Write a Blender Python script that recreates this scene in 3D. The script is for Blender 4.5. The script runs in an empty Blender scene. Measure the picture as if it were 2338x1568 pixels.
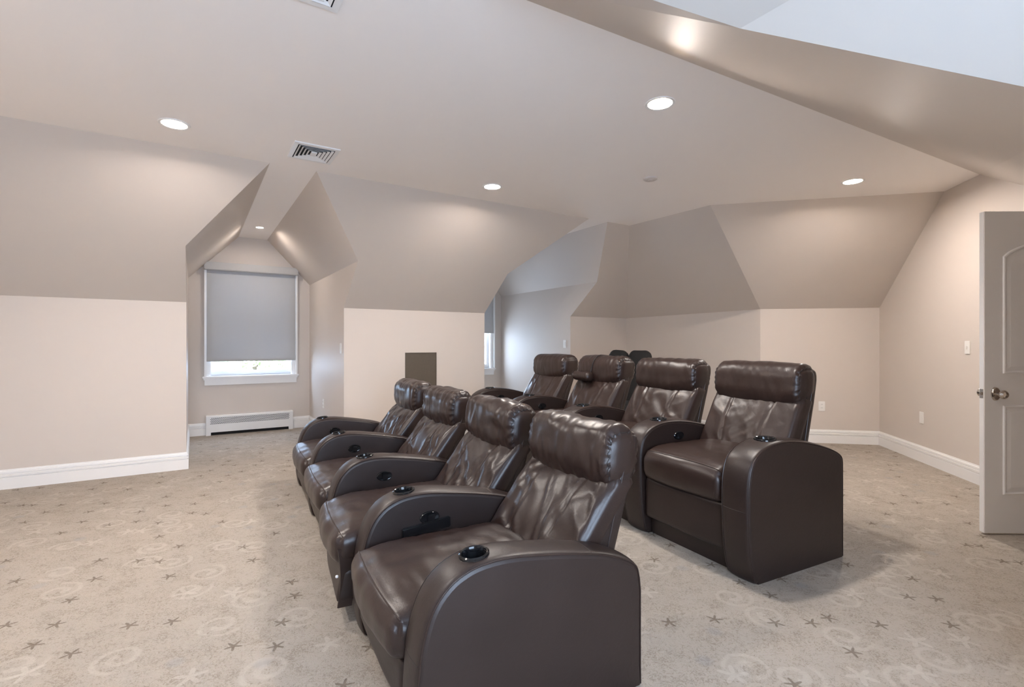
import bpy, bmesh, math, random
import numpy as np
from mathutils import Vector, noise, Matrix

scene = bpy.context.scene
COL = scene.collection
R = math.radians

# ------------------------------------------------------------------ camera, world, daylight, exposure
F, CX, CY, H = 1146.8, 1169.0, 784.0, 1.21          # focal length and centre in pixels of 2338x1568, eye height
cam_d = bpy.data.cameras.new('camera'); cam = bpy.data.objects.new('camera', cam_d); COL.objects.link(cam)
cam_d.sensor_width = 36.0; cam_d.lens = 36.0 * F / 2338.0; cam_d.clip_start = 0.02
cam.location = (0, 0, H); cam.rotation_euler = (R(90), 0, 0)
scene.camera = cam
scene.view_settings.view_transform = 'Standard'
scene.view_settings.look = 'None'
scene.view_settings.gamma = 1.0
scene.view_settings.use_curve_mapping = False
scene.view_settings.exposure = 0.20
scene.cycles.max_bounces = 10; scene.cycles.diffuse_bounces = 8
wd = bpy.data.worlds.new('sky'); scene.world = wd; wd.use_nodes = True
bg = wd.node_tree.nodes['Background']; bg.inputs[0].default_value = (0.80, 0.90, 1.0, 1); bg.inputs[1].default_value = 7.0

TH = R(57.6)
D1 = Vector((math.sin(TH), math.cos(TH), 0)); NO = Vector((-math.cos(TH), math.sin(TH), 0))   # along the eaves, outwards
O = Vector((-3.146, 4.852, 0)); ALPHA = math.pi / 2 - TH
def L(s, y, z): return O + D1 * s + NO * y + Vector((0, 0, z))       # eaves coordinates: s along the left wall, y outwards
def gp(px, py, z=0.0):                                              # a point at known height
    d = F * (z - H) / (CY - py); return Vector(((px - CX) / F * d, d, z))
def area(name, loc, direction, sx, sy, power, color):
    l = bpy.data.lights.new(name, 'AREA'); l.shape = 'RECTANGLE'; l.size = sx; l.size_y = sy; l.energy = power; l.color = color
    o = bpy.data.objects.new(name, l); COL.objects.link(o); o.location = loc
    o.rotation_euler = Vector(direction).to_track_quat('-Z', 'Z').to_euler(); return o
DAY = (0.40, 0.63, 1.0)
P_BACK, P_DORM1, P_DORM2, P_CAN = 85.0, 100.0, 50.0, 26.5
area('daylight_rear_window', L(0.35, -6.66, 1.25), NO, 1.9, 1.65, P_BACK, DAY)
DEP = 1.977
area('daylight_dormer_near', L(0.744, DEP + 0.30, 1.45), -NO, 1.1, 1.5, P_DORM1, DAY)
area('daylight_dormer_far', L(4.02, DEP + 0.30, 1.45), -NO, 1.1, 1.5, P_DORM2, DAY)

# ------------------------------------------------------------------ node helpers and materials
def newmat(name):
    m = bpy.data.materials.new(name); m.use_nodes = True
    return m, m.node_tree, m.node_tree.nodes['Principled BSDF']
def N(nt, typ, **kw):
    n = nt.nodes.new(typ)
    for k, v in kw.items(): setattr(n, k, v)
    return n
def setin(nt, sock, v):
    if isinstance(v, bpy.types.NodeSocket): nt.links.new(v, sock)
    else: sock.default_value = v
def M_(nt, op, a, b=0.0, c=0.0):
    n = N(nt, 'ShaderNodeMath', operation=op); setin(nt, n.inputs[0], a)
    if len(n.inputs) > 1: setin(nt, n.inputs[1], b)
    if len(n.inputs) > 2: setin(nt, n.inputs[2], c)
    return n.outputs[0]
def mix(nt, f, a, b):
    n = N(nt, 'ShaderNodeMix', data_type='RGBA'); setin(nt, n.inputs[0], f); setin(nt, n.inputs[6], a); setin(nt, n.inputs[7], b); return n.outputs[2]
def c4(c): return (c[0], c[1], c[2], 1)
def noise_n(nt, vec, scale, detail=2.0, rough=0.5, dist=0.0):
    n = N(nt, 'ShaderNodeTexNoise'); n.inputs['Scale'].default_value = scale; n.inputs['Detail'].default_value = detail
    n.inputs['Roughness'].default_value = rough; n.inputs['Distortion'].default_value = dist
    if vec is not None: nt.links.new(vec, n.inputs['Vector'])
    return n
def bump(nt, bs, h, strength, dist=0.01):
    b = N(nt, 'ShaderNodeBump'); b.inputs['Strength'].default_value = strength; b.inputs['Distance'].default_value = dist
    nt.links.new(h, b.inputs['Height']); nt.links.new(b.outputs[0], bs.inputs['Normal']); return b
def plain(name, col, rough=0.5, metal=0.0, spec=0.5, var=0.03, scale=8.0, bmp=0.0, bscale=300.0):
    m, nt, bs = newmat(name); tc = N(nt, 'ShaderNodeTexCoord')
    n = noise_n(nt, tc.outputs['Object'], scale, 3)
    hi = tuple(min(1, x * (1 + var)) for x in col); lo = tuple(x * (1 - var) for x in col)
    nt.links.new(mix(nt, n.outputs[0], c4(lo), c4(hi)), bs.inputs['Base Color'])
    bs.inputs['Roughness'].default_value = rough; bs.inputs['Metallic'].default_value = metal; bs.inputs['Specular IOR Level'].default_value = spec
    if bmp: bump(nt, bs, noise_n(nt, tc.outputs['Object'], bscale, 2).outputs[0], bmp, 0.002)
    return m
M = {}
M['wall'] = plain('greige_paint', (0.635, 0.570, 0.515), 0.55, spec=0.3, var=0.01, scale=1.5)
M['ceil'] = M['wall']
M['flat'] = plain('lightened_ceiling_paint', (0.90, 0.85, 0.81), 0.6, spec=0.3, var=0.008, scale=1.5)  # ceiling colour lightened to make up for weak bounce light
M['trim'] = plain('white_trim_paint', (0.83, 0.815, 0.80), 0.35, var=0.01)
M['plate'] = plain('white_plastic', (0.82, 0.80, 0.77), 0.3, var=0.01)
M['metal_white'] = plain('white_enamel', (0.80, 0.79, 0.78), 0.35, var=0.01)
M['black'] = plain('black_plastic', (0.008, 0.008, 0.009), 0.12, var=0.05)
M['well'] = plain('matte_black_plastic', (0.006, 0.006, 0.007), 0.45, spec=0.3, var=0.05)
M['blackfab'] = plain('black_fabric', (0.012, 0.011, 0.011), 0.8, var=0.2, scale=40, bmp=0.2)
M['dark'] = plain('dark_void', (0.01, 0.01, 0.01), 0.9)  # near-black colour stands for the shade inside gaps and openings
M['nickel'] = plain('polished_nickel', (0.62, 0.56, 0.50), 0.12, metal=1.0, var=0.02)
M['panel'] = plain('dark_taupe_panel', (0.105, 0.082, 0.060), 0.6, var=0.08, scale=30, bmp=0.1)
M['shade'] = plain('grey_roller_fabric', (0.46, 0.455, 0.45), 0.85, var=0.03, scale=200, bmp=0.05, bscale=900)
def translucent(m, k):
    nt = m.node_tree; bs = nt.nodes['Principled BSDF']; out = nt.nodes['Material Output']; t = N(nt, 'ShaderNodeBsdfTranslucent'); t.inputs[0].default_value = (0.75, 0.75, 0.76, 1)
    mx = N(nt, 'ShaderNodeMixShader'); mx.inputs[0].default_value = k; nt.links.new(bs.outputs[0], mx.inputs[1]); nt.links.new(t.outputs[0], mx.inputs[2]); nt.links.new(mx.outputs[0], out.inputs[0])
translucent(M['shade'], 0.085)
M['shade_box'] = plain('grey_valance', (0.45, 0.44, 0.43), 0.6, var=0.02)
M['detector'] = plain('aged_white_plastic', (0.62, 0.57, 0.54), 0.5)
M['leaf'] = plain('leaf_green', (0.42, 0.52, 0.32), 0.6, var=0.4, scale=2)
M['bark'] = plain('bark', (0.12, 0.09, 0.06), 0.9, var=0.3)

def leather(name, col, rough):
    m, nt, bs = newmat(name); tc = N(nt, 'ShaderNodeTexCoord'); ob = tc.outputs['Object']
    n1 = noise_n(nt, ob, 5.0, 4, 0.6)
    c = mix(nt, n1.outputs[0], c4([x * 0.78 for x in col]), c4([x * 1.22 for x in col]))
    nt.links.new(c, bs.inputs['Base Color'])
    r = N(nt, 'ShaderNodeMapRange'); nt.links.new(n1.outputs[0], r.inputs[0]); r.inputs[3].default_value = rough - 0.05; r.inputs[4].default_value = rough + 0.07
    nt.links.new(r.outputs[0], bs.inputs['Roughness'])
    bs.inputs['Specular IOR Level'].default_value = 0.48
    v = N(nt, 'ShaderNodeTexVoronoi'); v.inputs['Scale'].default_value = 420; nt.links.new(ob, v.inputs['Vector'])
    w = noise_n(nt, ob, 22.0, 3, 0.6, 1.2)
    h = M_(nt, 'ADD', M_(nt, 'MULTIPLY', v.outputs['Distance'], 0.10), M_(nt, 'MULTIPLY', w.outputs[0], 0.55))
    bump(nt, bs, h, 0.22, 0.006)
    return m
M['leather'] = leather('brown_leather', (0.030, 0.0165, 0.0130), 0.33)
M['leather_smooth'] = leather('brown_leather_panel', (0.025, 0.0145, 0.0118), 0.40)
M['stitch'] = plain('dark_thread', (0.018, 0.013, 0.013), 0.5)

def emit(name, col, k):
    m, nt, bs = newmat(name); bs.inputs['Base Color'].default_value = c4(col)
    bs.inputs['Emission Color'].default_value = c4(col); bs.inputs['Emission Strength'].default_value = k; return m
M['lamp'] = emit('lamp_lens', (1.0, 0.95, 0.88), 14.0)

m, nt, bs = newmat('window_glass')
out = nt.nodes['Material Output']; tr = N(nt, 'ShaderNodeBsdfTransparent'); gl = N(nt, 'ShaderNodeBsdfGlossy'); gl.inputs['Roughness'].default_value = 0.02
mx = N(nt, 'ShaderNodeMixShader'); mx.inputs[0].default_value = 0.06
nt.links.new(tr.outputs[0], mx.inputs[1]); nt.links.new(gl.outputs[0], mx.inputs[2]); nt.links.new(mx.outputs[0], out.inputs[0]); M['glass'] = m

def carpet():
    m, nt, bs = newmat('patterned_carpet'); tc = N(nt, 'ShaderNodeTexCoord'); ob = tc.outputs['Object']
    def motif(cell, rnd, off):
        mp = N(nt, 'ShaderNodeMapping'); nt.links.new(ob, mp.inputs[0]); mp.inputs['Scale'].default_value = (1 / cell,) * 3; mp.inputs['Location'].default_value = (off, off * 1.7, 0)
        wob = noise_n(nt, ob, 30.0, 2)
        v = N(nt, 'ShaderNodeTexVoronoi', voronoi_dimensions='2D'); v.inputs['Scale'].default_value = 1.0; v.inputs['Randomness'].default_value = rnd
        nt.links.new(mp.outputs[0], v.inputs['Vector'])
        sub = N(nt, 'ShaderNodeVectorMath', operation='SUBTRACT'); nt.links.new(mp.outputs[0], sub.inputs[0]); nt.links.new(v.outputs['Position'], sub.inputs[1])
        sp = N(nt, 'ShaderNodeSeparateXYZ'); nt.links.new(sub.outputs[0], sp.inputs[0])
        x = M_(nt, 'MULTIPLY', sp.outputs[0], cell); y = M_(nt, 'MULTIPLY', sp.outputs[1], cell)
        r = M_(nt, 'SQRT', M_(nt, 'ADD', M_(nt, 'MULTIPLY', x, x), M_(nt, 'MULTIPLY', y, y)))
        r = M_(nt, 'ADD', r, M_(nt, 'MULTIPLY', M_(nt, 'SUBTRACT', wob.outputs[0], 0.5), 0.012))
        sc = N(nt, 'ShaderNodeSeparateColor'); nt.links.new(v.outputs['Color'], sc.inputs[0])
        a = M_(nt, 'ADD', M_(nt, 'ARCTAN2', y, x), M_(nt, 'MULTIPLY', sc.outputs[0], 6.2832))
        return r, a, sc.outputs[1], sc.outputs[2]
    def below(v, t, soft): # 1 where v < t
        n = N(nt, 'ShaderNodeMapRange', interpolation_type='SMOOTHSTEP'); setin(nt, n.inputs[0], v)
        setin(nt, n.inputs[1], M_(nt, 'SUBTRACT', t, soft)); setin(nt, n.inputs[2], M_(nt, 'ADD', t, soft)); n.inputs[3].default_value = 1; n.inputs[4].default_value = 0
        return n.outputs[0]
    def star(r, a, size, sharp):
        k = M_(nt, 'POWER', M_(nt, 'ABSOLUTE', M_(nt, 'COSINE', M_(nt, 'MULTIPLY', a, 2.5))), sharp)
        return below(r, M_(nt, 'MULTIPLY_ADD', k, size * 0.72, size * 0.28), 0.004)
    both = lambda p, q: M_(nt, 'MULTIPLY', p, q)
    r1, a1, u1, w1 = motif(0.20, 0.9, 3.1)
    dark = both(star(r1, a1, 0.036, 5.0), below(u1, 0.40, 0.001))
    pale = both(star(r1, a1, 0.058, 3.2), M_(nt, 'MULTIPLY', below(u1, 0.62, 0.001), M_(nt, 'SUBTRACT', 1.0, below(u1, 0.42, 0.001))))
    blue = both(below(r1, 0.03, 0.015), M_(nt, 'SUBTRACT', 1.0, below(u1, 0.86, 0.001)))
    r2, a2, u2, w2 = motif(0.29, 0.85, 11.7)
    t = M_(nt, 'FRACT', M_(nt, 'DIVIDE', M_(nt, 'ADD', a2, 12.5664), 6.2832))
    def arm(base, k, w0): # spiral arm with tapering width
        rc = M_(nt, 'MULTIPLY_ADD', t, k, base); wd = M_(nt, 'MULTIPLY_ADD', t, -w0 * 0.55, w0)
        return below(M_(nt, 'ABSOLUTE', M_(nt, 'SUBTRACT', r2, rc)), wd, 0.005)
    sw = M_(nt, 'MAXIMUM', arm(0.020, 0.052, 0.017), both(arm(0.072, 0.060, 0.011), below(t, 0.42, 0.06)))
    sw = both(sw, below(u2, 0.72, 0.001))
    big = noise_n(nt, ob, 1.1, 3, 0.6); mid = noise_n(nt, ob, 9.0, 3, 0.65); fine = noise_n(nt, ob, 260.0, 3, 0.7); med = noise_n(nt, ob, 70.0, 4, 0.75, 1.6)
    col = mix(nt, big.outputs[0], c4((0.455, 0.395, 0.330)), c4((0.550, 0.492, 0.425)))
    col = mix(nt, M_(nt, 'MULTIPLY', mid.outputs[0], 0.35), col, c4((0.60, 0.54, 0.47)))
    specks = below(M_(nt, 'ADD', med.outputs[0], M_(nt, 'MULTIPLY', M_(nt, 'SUBTRACT', mid.outputs[0], 0.5), 0.35)), 0.44, 0.06)
    col = mix(nt, M_(nt, 'MULTIPLY', specks, 0.68), col, c4((0.30, 0.24, 0.185)))
    col = mix(nt, M_(nt, 'MULTIPLY', sw, 0.42), col, c4((0.67, 0.61, 0.535)))
    col = mix(nt, M_(nt, 'MULTIPLY', pale, 0.45), col, c4((0.71, 0.65, 0.575)))
    col = mix(nt, M_(nt, 'MULTIPLY', blue, 0.30), col, c4((0.36, 0.37, 0.40)))
    col = mix(nt, M_(nt, 'MULTIPLY', dark, 0.66), col, c4((0.14, 0.10, 0.065)))
    nt.links.new(mix(nt, M_(nt, 'MULTIPLY', fine.outputs[0], 0.25), col, c4((0.36, 0.30, 0.24))), bs.inputs['Base Color'])
    bs.inputs['Roughness'].default_value = 0.95; bs.inputs['Specular IOR Level'].default_value = 0.1
    hgt = M_(nt, 'ADD', M_(nt, 'MULTIPLY', fine.outputs[0], 0.5), M_(nt, 'SUBTRACT', med.outputs[0], M_(nt, 'MULTIPLY', dark, 0.5)))
    bump(nt, bs, hgt, 0.8, 0.012)
    return m
M['carpet'] = carpet()

# ------------------------------------------------------------------ mesh helpers
def mesh_obj(name, verts, faces, mat, parent=None, smooth=False, sharp=35):
    me = bpy.data.meshes.new(name); me.from_pydata([tuple(v) for v in verts], [], faces); me.update()
    if smooth:
        me.polygons.foreach_set('use_smooth', [True] * len(me.polygons)); me.set_sharp_from_angle(angle=R(sharp))
    me.materials.append(mat); o = bpy.data.objects.new(name, me); COL.objects.link(o)
    if parent is not None: o.parent = parent
    return o
class MB:
    def __init__(s): s.v = []; s.f = []
    def add(s, v, f):
        b = len(s.v); s.v += [tuple(p) for p in v]; s.f += [tuple(i + b for i in q) for q in f]; return s
    def box(s, x0, x1, y0, y1, z0, z1):
        return s.add([(x0, y0, z0), (x1, y0, z0), (x1, y1, z0), (x0, y1, z0), (x0, y0, z1), (x1, y0, z1), (x1, y1, z1), (x0, y1, z1)],
                     [(0, 3, 2, 1), (4, 5, 6, 7), (0, 1, 5, 4), (1, 2, 6, 5), (2, 3, 7, 6), (3, 0, 4, 7)])
    def bbox(s, x0, x1, y0, y1, z0, z1, b=0.003):
        # box with chamfered edges
        bm = bmesh.new(); bmesh.ops.create_cube(bm, size=1.0)
        for v in bm.verts: v.co = Vector(((x0 + x1) / 2 + v.co.x * (x1 - x0), (y0 + y1) / 2 + v.co.y * (y1 - y0), (z0 + z1) / 2 + v.co.z * (z1 - z0)))
        bmesh.ops.bevel(bm, geom=list(bm.edges), offset=b, segments=2, affect='EDGES')
        bm.verts.index_update(); v = [tuple(p.co) for p in bm.verts]; f = [tuple(q.index for q in p.verts) for p in bm.faces]; bm.free(); return s.add(v, f)
    def lathe(s, prof, n=32, axis='z', c=(0, 0, 0), sx=1.0, sy=1.0):
        v = []; f = []
        for (r, h) in prof:
            for k in range(n):
                a = 2 * math.pi * k / n; p = (r * math.cos(a) * sx, r * math.sin(a) * sy, h)
                if axis == 'y': p = (p[0], p[2], p[1])
                if axis == 'x': p = (p[2], p[0], p[1])
                v.append((p[0] + c[0], p[1] + c[1], p[2] + c[2]))
        for i in range(len(prof) - 1):
            for k in range(n): f.append((i * n + k, i * n + (k + 1) % n, (i + 1) * n + (k + 1) % n, (i + 1) * n + k))
        if prof[0][0] > 1e-6: f.append(tuple(range(n - 1, -1, -1)))
        if prof[-1][0] > 1e-6: f.append(tuple(range((len(prof) - 1) * n, len(prof) * n)))
        return s.add(v, f)
    def tube(s, pts, r, n=8):
        pts = [Vector(p) for p in pts]; v = []; f = []; up = None
        for i, p in enumerate(pts):
            t = (pts[min(i + 1, len(pts) - 1)] - pts[max(i - 1, 0)]).normalized()
            if up is None: up = t.orthogonal().normalized()
            up = (up - t * up.dot(t)).normalized(); w = t.cross(up)
            for k in range(n): a = 2 * math.pi * k / n; v.append(p + up * (r * math.cos(a)) + w * (r * math.sin(a)))
        for i in range(len(pts) - 1):
            for k in range(n): f.append((i * n + k, i * n + (k + 1) % n, (i + 1) * n + (k + 1) % n, (i + 1) * n + k))
        f.append(tuple(range(n - 1, -1, -1))); f.append(tuple(range((len(pts) - 1) * n, len(pts) * n)))
        return s.add(v, f)
    def xf(s, fn): s.v = [tuple(fn(Vector(p))) for p in s.v]; return s
    def build(s, name, mat, parent=None, smooth=False, sharp=35): return mesh_obj(name, s.v, s.f, mat, parent, smooth, sharp)
def tag(o, label, cat, group=None):
    o['label'] = label; o['category'] = cat
    if group: o['group'] = group
    return o
def empty(name, loc, rz=0.0):
    o = bpy.data.objects.new(name, None); o.empty_display_size = 0.1; COL.objects.link(o); o.location = loc; o.rotation_euler = (0, 0, rz); return o
def struct(o): o['kind'] = 'structure'; return o
def poly(name, polys, mat):
    v = []; f = []
    for p in polys: b = len(v); v += p; f.append(tuple(range(b, b + len(p))))
    return struct(mesh_obj(name, v, f, mat))

# ------------------------------------------------------------------ room shell (z of flat ceiling CZ, knee walls KN)
CZ, KN, IC, DH = 2.657, 1.609, 1.343, 2.059
DW, SA, SB = 1.4875, 0.575, 0.93                     # near dormer: width, ceiling strip
M1, M2, SA2, SB2, SE = 3.297, 4.745, 3.931, 4.2205, 5.88   # far dormer opening, its strip, end of the left wall
S0 = -1.44
IS = lambda z: -(z - KN) / (CZ - KN) * IC             # y of the left slope at height z
V = Vector
flo = MB(); NG = 1
a, b, c, d = L(-3.2, 2.6, 0), L(8.2, 2.6, 0), L(8.2, -8.0, 0), L(-3.2, -8.0, 0)
poly('floor', [[d, c, b, a]], M['carpet'])
cor_rear = V((3.09, 6.25, 0))                        # where the corner wall meets the rear knee wall
cor_right = gp(2008, 1015)                           # rear knee wall meets the right gable wall
GD = V((-0.222, -0.975, 0))                          # right wall runs this way towards the camera
KR = 1.637
up = lambda p, z: V((p.x, p.y, z))
c_end = gp(1437, 515, CZ); c_cor = gp(1622, 468, CZ); c_rgt = gp(2152, 437, CZ); c_fold3 = gp(2256, 397, CZ); c_fold2 = gp(1530, 125, CZ); c_fold1 = L(0.6, -4.005, CZ)
# fit the two gable points to the wall plane
def on_wall(p):
    t = (p - cor_right).dot(GD); q = cor_right + GD * t; return V((q.x, q.y, p.z))
c_rgt = on_wall(c_rgt); c_fold3 = on_wall(c_fold3)
FOLD_Y = -4.005
# opposite slope: from the fold down to the far eaves, cut by the cross gable
TS = 0.55
def opp(p, z):  # move from a fold point down the slope
    return p - NO * ((CZ - z) / TS) + V((0, 0, z - CZ))
# flat ceiling with both dormer strips
ce_left0 = L(S0, -IC, CZ)
poly('ceiling', [[L(S0, -IC, CZ), L(SA, -IC, CZ), L(SB, -IC, CZ), L(SA2, -IC, CZ), L(SB2, -IC, CZ), c_end, c_cor, c_rgt, c_fold3, c_fold2, c_fold1, L(-0.9, FOLD_Y, CZ), L(S0, FOLD_Y, CZ)],
                 [L(SA, -IC, CZ), L(SA, DEP, CZ), L(SB, DEP, CZ), L(SB, -IC, CZ)],
                 [L(SA2, -IC, CZ), L(SA2, DEP, CZ), L(SB2, DEP, CZ), L(SB2, -IC, CZ)]], M['flat'])
def eave(name_w, name_s, s0, s1, lo_l, lo_r, top_l, top_r):
    poly(name_w, [[L(s0, 0, 0), L(s1, 0, 0), L(s1, 0, KN), L(s0, 0, KN)]], M['wall'])
poly('wall_left', [[L(S0, 0, 0), L(0, 0, 0), L(0, 0, KN), L(S0, 0, KN)]], M['wall'])
poly('wall_center', [[L(DW, 0, 0), L(M1, 0, 0), L(M1, 0, KN), L(DW, 0, KN)]], M['wall'])
poly('wall_far', [[L(M2, 0, 0), L(SE, 0, 0), L(SE, 0, KN), L(M2, 0, KN)]], M['wall'])
YD = IS(DH)
poly('ceiling_slope_left', [[L(S0, 0, KN), L(0, 0, KN), L(0, YD, DH), L(SA, -IC, CZ), L(S0, -IC, CZ)]], M['ceil'])
poly('ceiling_slope_center', [[L(DW, 0, KN), L(M1, 0, KN), L(M1, YD, DH), L(SA2, -IC, CZ), L(SB, -IC, CZ), L(DW, YD, DH)]], M['ceil'])
poly('ceiling_slope_far', [[L(M2, 0, KN), L(SE, 0, KN), c_end, L(SB2, -IC, CZ), L(M2, YD, DH)]], M['ceil'])
e0 = L(SE, 0, 0)
poly('wall_corner', [[e0, cor_rear, up(cor_rear, KR), up(e0, KN)]], M['wall'])
poly('ceiling_slope_corner', [[up(e0, KN), up(cor_rear, KR), c_cor, c_end]], M['ceil'])
poly('wall_rear', [[cor_rear, cor_right, up(cor_right, KR), up(cor_rear, KR)]], M['wall'])
poly('ceiling_slope_rear', [[up(cor_rear, KR), up(cor_right, KR), c_rgt, c_cor]], M['ceil'])
# right gable wall with the doorway near the camera
hinge_t = (cor_right.y - 3.17) / 0.975
g = lambda t, z: cor_right + GD * t + V((0, 0, z))
t_f3 = (c_fold3 - cor_right).dot(GD)
gz = lambda t: CZ - (t - t_f3) * 0.50               # falling edge of the gable
t0, t1, t2 = hinge_t, hinge_t + 0.80, hinge_t + 1.6
poly('wall_right', [[g(0, 0), g(t0, 0), g(t0, 2.06), g(t0, gz(t0)), c_fold3, c_rgt, g(0, KR)],
                    [g(t1, 0), g(t2, 0), g(t2, gz(t2)), g(t1, gz(t1))]], M['wall'])
# opposite slope (main direction) and the cross gable over the camera
A_, B_, C_ = L(1.45, -4.46, 2.41), L(1.76, -4.62, 2.32), L(2.27, -5.22, 2.0)
def ray_on_opp(px, py):
    u, v = (px - CX) / F, (CY - py) / F
    # slope plane through fold line
    n = (NO * -TS + V((0, 0, -1))); n = V((-NO.x * TS, -NO.y * TS, 1)); p0 = c_fold2
    d = V((u, 1, v)); o = V((0, 0, H)); k = (p0 - o).dot(n) / d.dot(n); return o + d * k
A_ = ray_on_opp(1490, 0); B_ = ray_on_opp(1690, 65); C_ = ray_on_opp(2338, 198)
A0 = A_ + (A_ - B_) * 0.75
E_ = B_ + (C_ - B_) * 1.25
apex = c_fold2 + (c_fold2 - c_fold3).normalized() * 0.0
D_ = opp(c_fold3, 1.86); q2 = g(t2, gz(t2))
YB = -6.55                                            # rear wall of the cross gable
back = lambda p: p + NO * (YB - (p - O).dot(NO))
top0 = L(0.9, FOLD_Y, CZ)
poly('ceiling_slope_opposite', [[top0, c_fold2, B_, A_], [c_fold2, c_fold3, E_, C_, B_], [c_fold3, g(t2, gz(t2)), E_]], M['ceil'])
M['gable'] = plain('pale_grey_paint', (0.66, 0.635, 0.60), 0.6, spec=0.3, var=0.01, scale=1.5)
poly('ceiling_cross_gable', [[top0, A_, back(A_), back(top0)], [A_, B_, back(B_), back(A_)], [B_, C_, back(C_), back(B_)], [C_, E_, back(E_), back(C_)]], M['gable'])
tl = L(-1.0, FOLD_Y, CZ)
poly('ceiling_cross_flat', [[tl, top0, back(top0), back(tl)]], M['gable'])
ee = up(E_, 0)
poly('wall_cross_right', [[ee, E_, back(E_), back(ee)], [ee, up(q2, 0), q2, E_]], M['wall'])
sl = L(-2.2, FOLD_Y, 1.86)
poly('wall_cross_left', [[up(sl, 0), sl, back(sl), back(up(sl, 0))], [sl, tl, back(tl), back(sl)], [sl, tl, L(S0, FOLD_Y, CZ), L(S0, -3.4, CZ)]], M['wall'])
poly('wall_end', [[L(S0, 0, 0), L(S0, 0, KN), L(S0, -IC, CZ), L(S0, FOLD_Y, CZ), L(S0, FOLD_Y, 0)], [L(S0, FOLD_Y, 0), L(S0, FOLD_Y, CZ), L(-2.2, FOLD_Y, CZ), L(-2.2, FOLD_Y, 0)]], M['wall'])
# doorway depth: short hall behind the right wall
hb = V((0.975, -0.222, 0)) * 1.1
poly('wall_hall', [[g(t0, 0) + hb * 0, g(t0, 0) + hb, g(t0, 2.06) + hb, g(t0, 2.06)], [g(t1, 0), g(t1, 0) + hb, g(t1, 2.06) + hb, g(t1, 2.06)],
                   [g(t0, 0) + hb, g(t1, 0) + hb, g(t1, 2.06) + hb, g(t0, 2.06) + hb], [g(t0, 2.06), g(t0, 2.06) + hb, g(t1, 2.06) + hb, g(t1, 2.06)],
                   [g(t0, 2.06), g(t1, 2.06), g(t1, gz(t1)), g(t0, gz(t0))]], M['wall'])
# rear wall of the cross gable with its window
sr = (E_ - O).dot(D1)
W0, W1, WZ0, WZ1 = -0.6, 1.3, 0.40, 2.05
def with_hole(name, outline_top, s0, s1, y, h0, h1, z0, z1, mat):
    # outline_top: list of (s, z) along the top from s0 to s1
    zt = lambda s: np.interp(s, [p[0] for p in outline_top], [p[1] for p in outline_top])
    top = lambda a, b: [L(p[0], y, p[1]) for p in outline_top if a < p[0] < b]
    poly(name, [[L(s0, y, 0), L(h0, y, 0), L(h0, y, zt(h0))] + top(s0, h0)[::-1] + [L(s0, y, zt(s0))],
                [L(h1, y, 0), L(s1, y, 0), L(s1, y, zt(s1))] + top(h1, s1)[::-1] + [L(h1, y, zt(h1))],
                [L(h0, y, 0), L(h1, y, 0), L(h1, y, z0), L(h0, y, z0)],
                [L(h0, y, z1), L(h1, y, z1), L(h1, y, zt(h1))] + top(h0, h1)[::-1] + [L(h0, y, zt(h0))]], mat)
sc = lambda p: (p - O).dot(D1)
with_hole('wall_cross_rear', [(-2.2, 1.86), (-1.0, CZ), (0.9, CZ), (sc(A_), A_.z), (sc(B_), B_.z), (sr, E_.z)], -2.2, sr, YB, W0, W1, WZ0, WZ1, M['wall'])

# dormers: cheeks, sloped ceilings, back wall with window opening
def bp(px, py):   # a point of the near dormer's back wall
    u = (px - CX) / F; p0 = L(0, DEP, 0); k = p0.dot(NO) / V((u, 1, 0)).dot(NO)
    q = V((u * k, k, H + (CY - py) / F * k)); return (q - O).dot(D1), q.z
def dormer(tagname, s0, s1, a, b, h0, h1, z0, z1):
    for nm, s, e in (('left', s0, a), ('right', s1, b)):
        poly('wall_%s_dormer_%s' % (tagname, nm), [[L(s, DEP, 0), L(s, 0, 0), L(s, 0, KN), L(s, YD, DH), L(s, DEP, DH)]], M['wall'])
        poly('ceiling_%s_dormer_%s' % (tagname, nm), [[L(s, YD, DH), L(e, -IC, CZ), L(e, DEP, CZ), L(s, DEP, DH)]], M['ceil'])
    with_hole('wall_%s_dormer_back' % tagname, [(s0, DH), (a, CZ), (b, CZ), (s1, DH)], s0, s1, DEP, h0, h1, z0, z1, M['wall'])
wl, _ = bp(470, 800); wr, _ = bp(674, 800)
_, zsill = bp(570, 856); _, ztop = bp(570, 612)
CO = (M1 + M2) / 2 - DW / 2
HO = 0.055
WH0, WH1, WZA, WZB = wl + HO, wr - HO, zsill, ztop - 0.06
dormer('near', 0, DW, SA, SB, WH0, WH1, WZA, WZB)
dormer('far', M1, M2, SA2, SB2, WH0 + CO, WH1 + CO, WZA, WZB)

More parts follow.
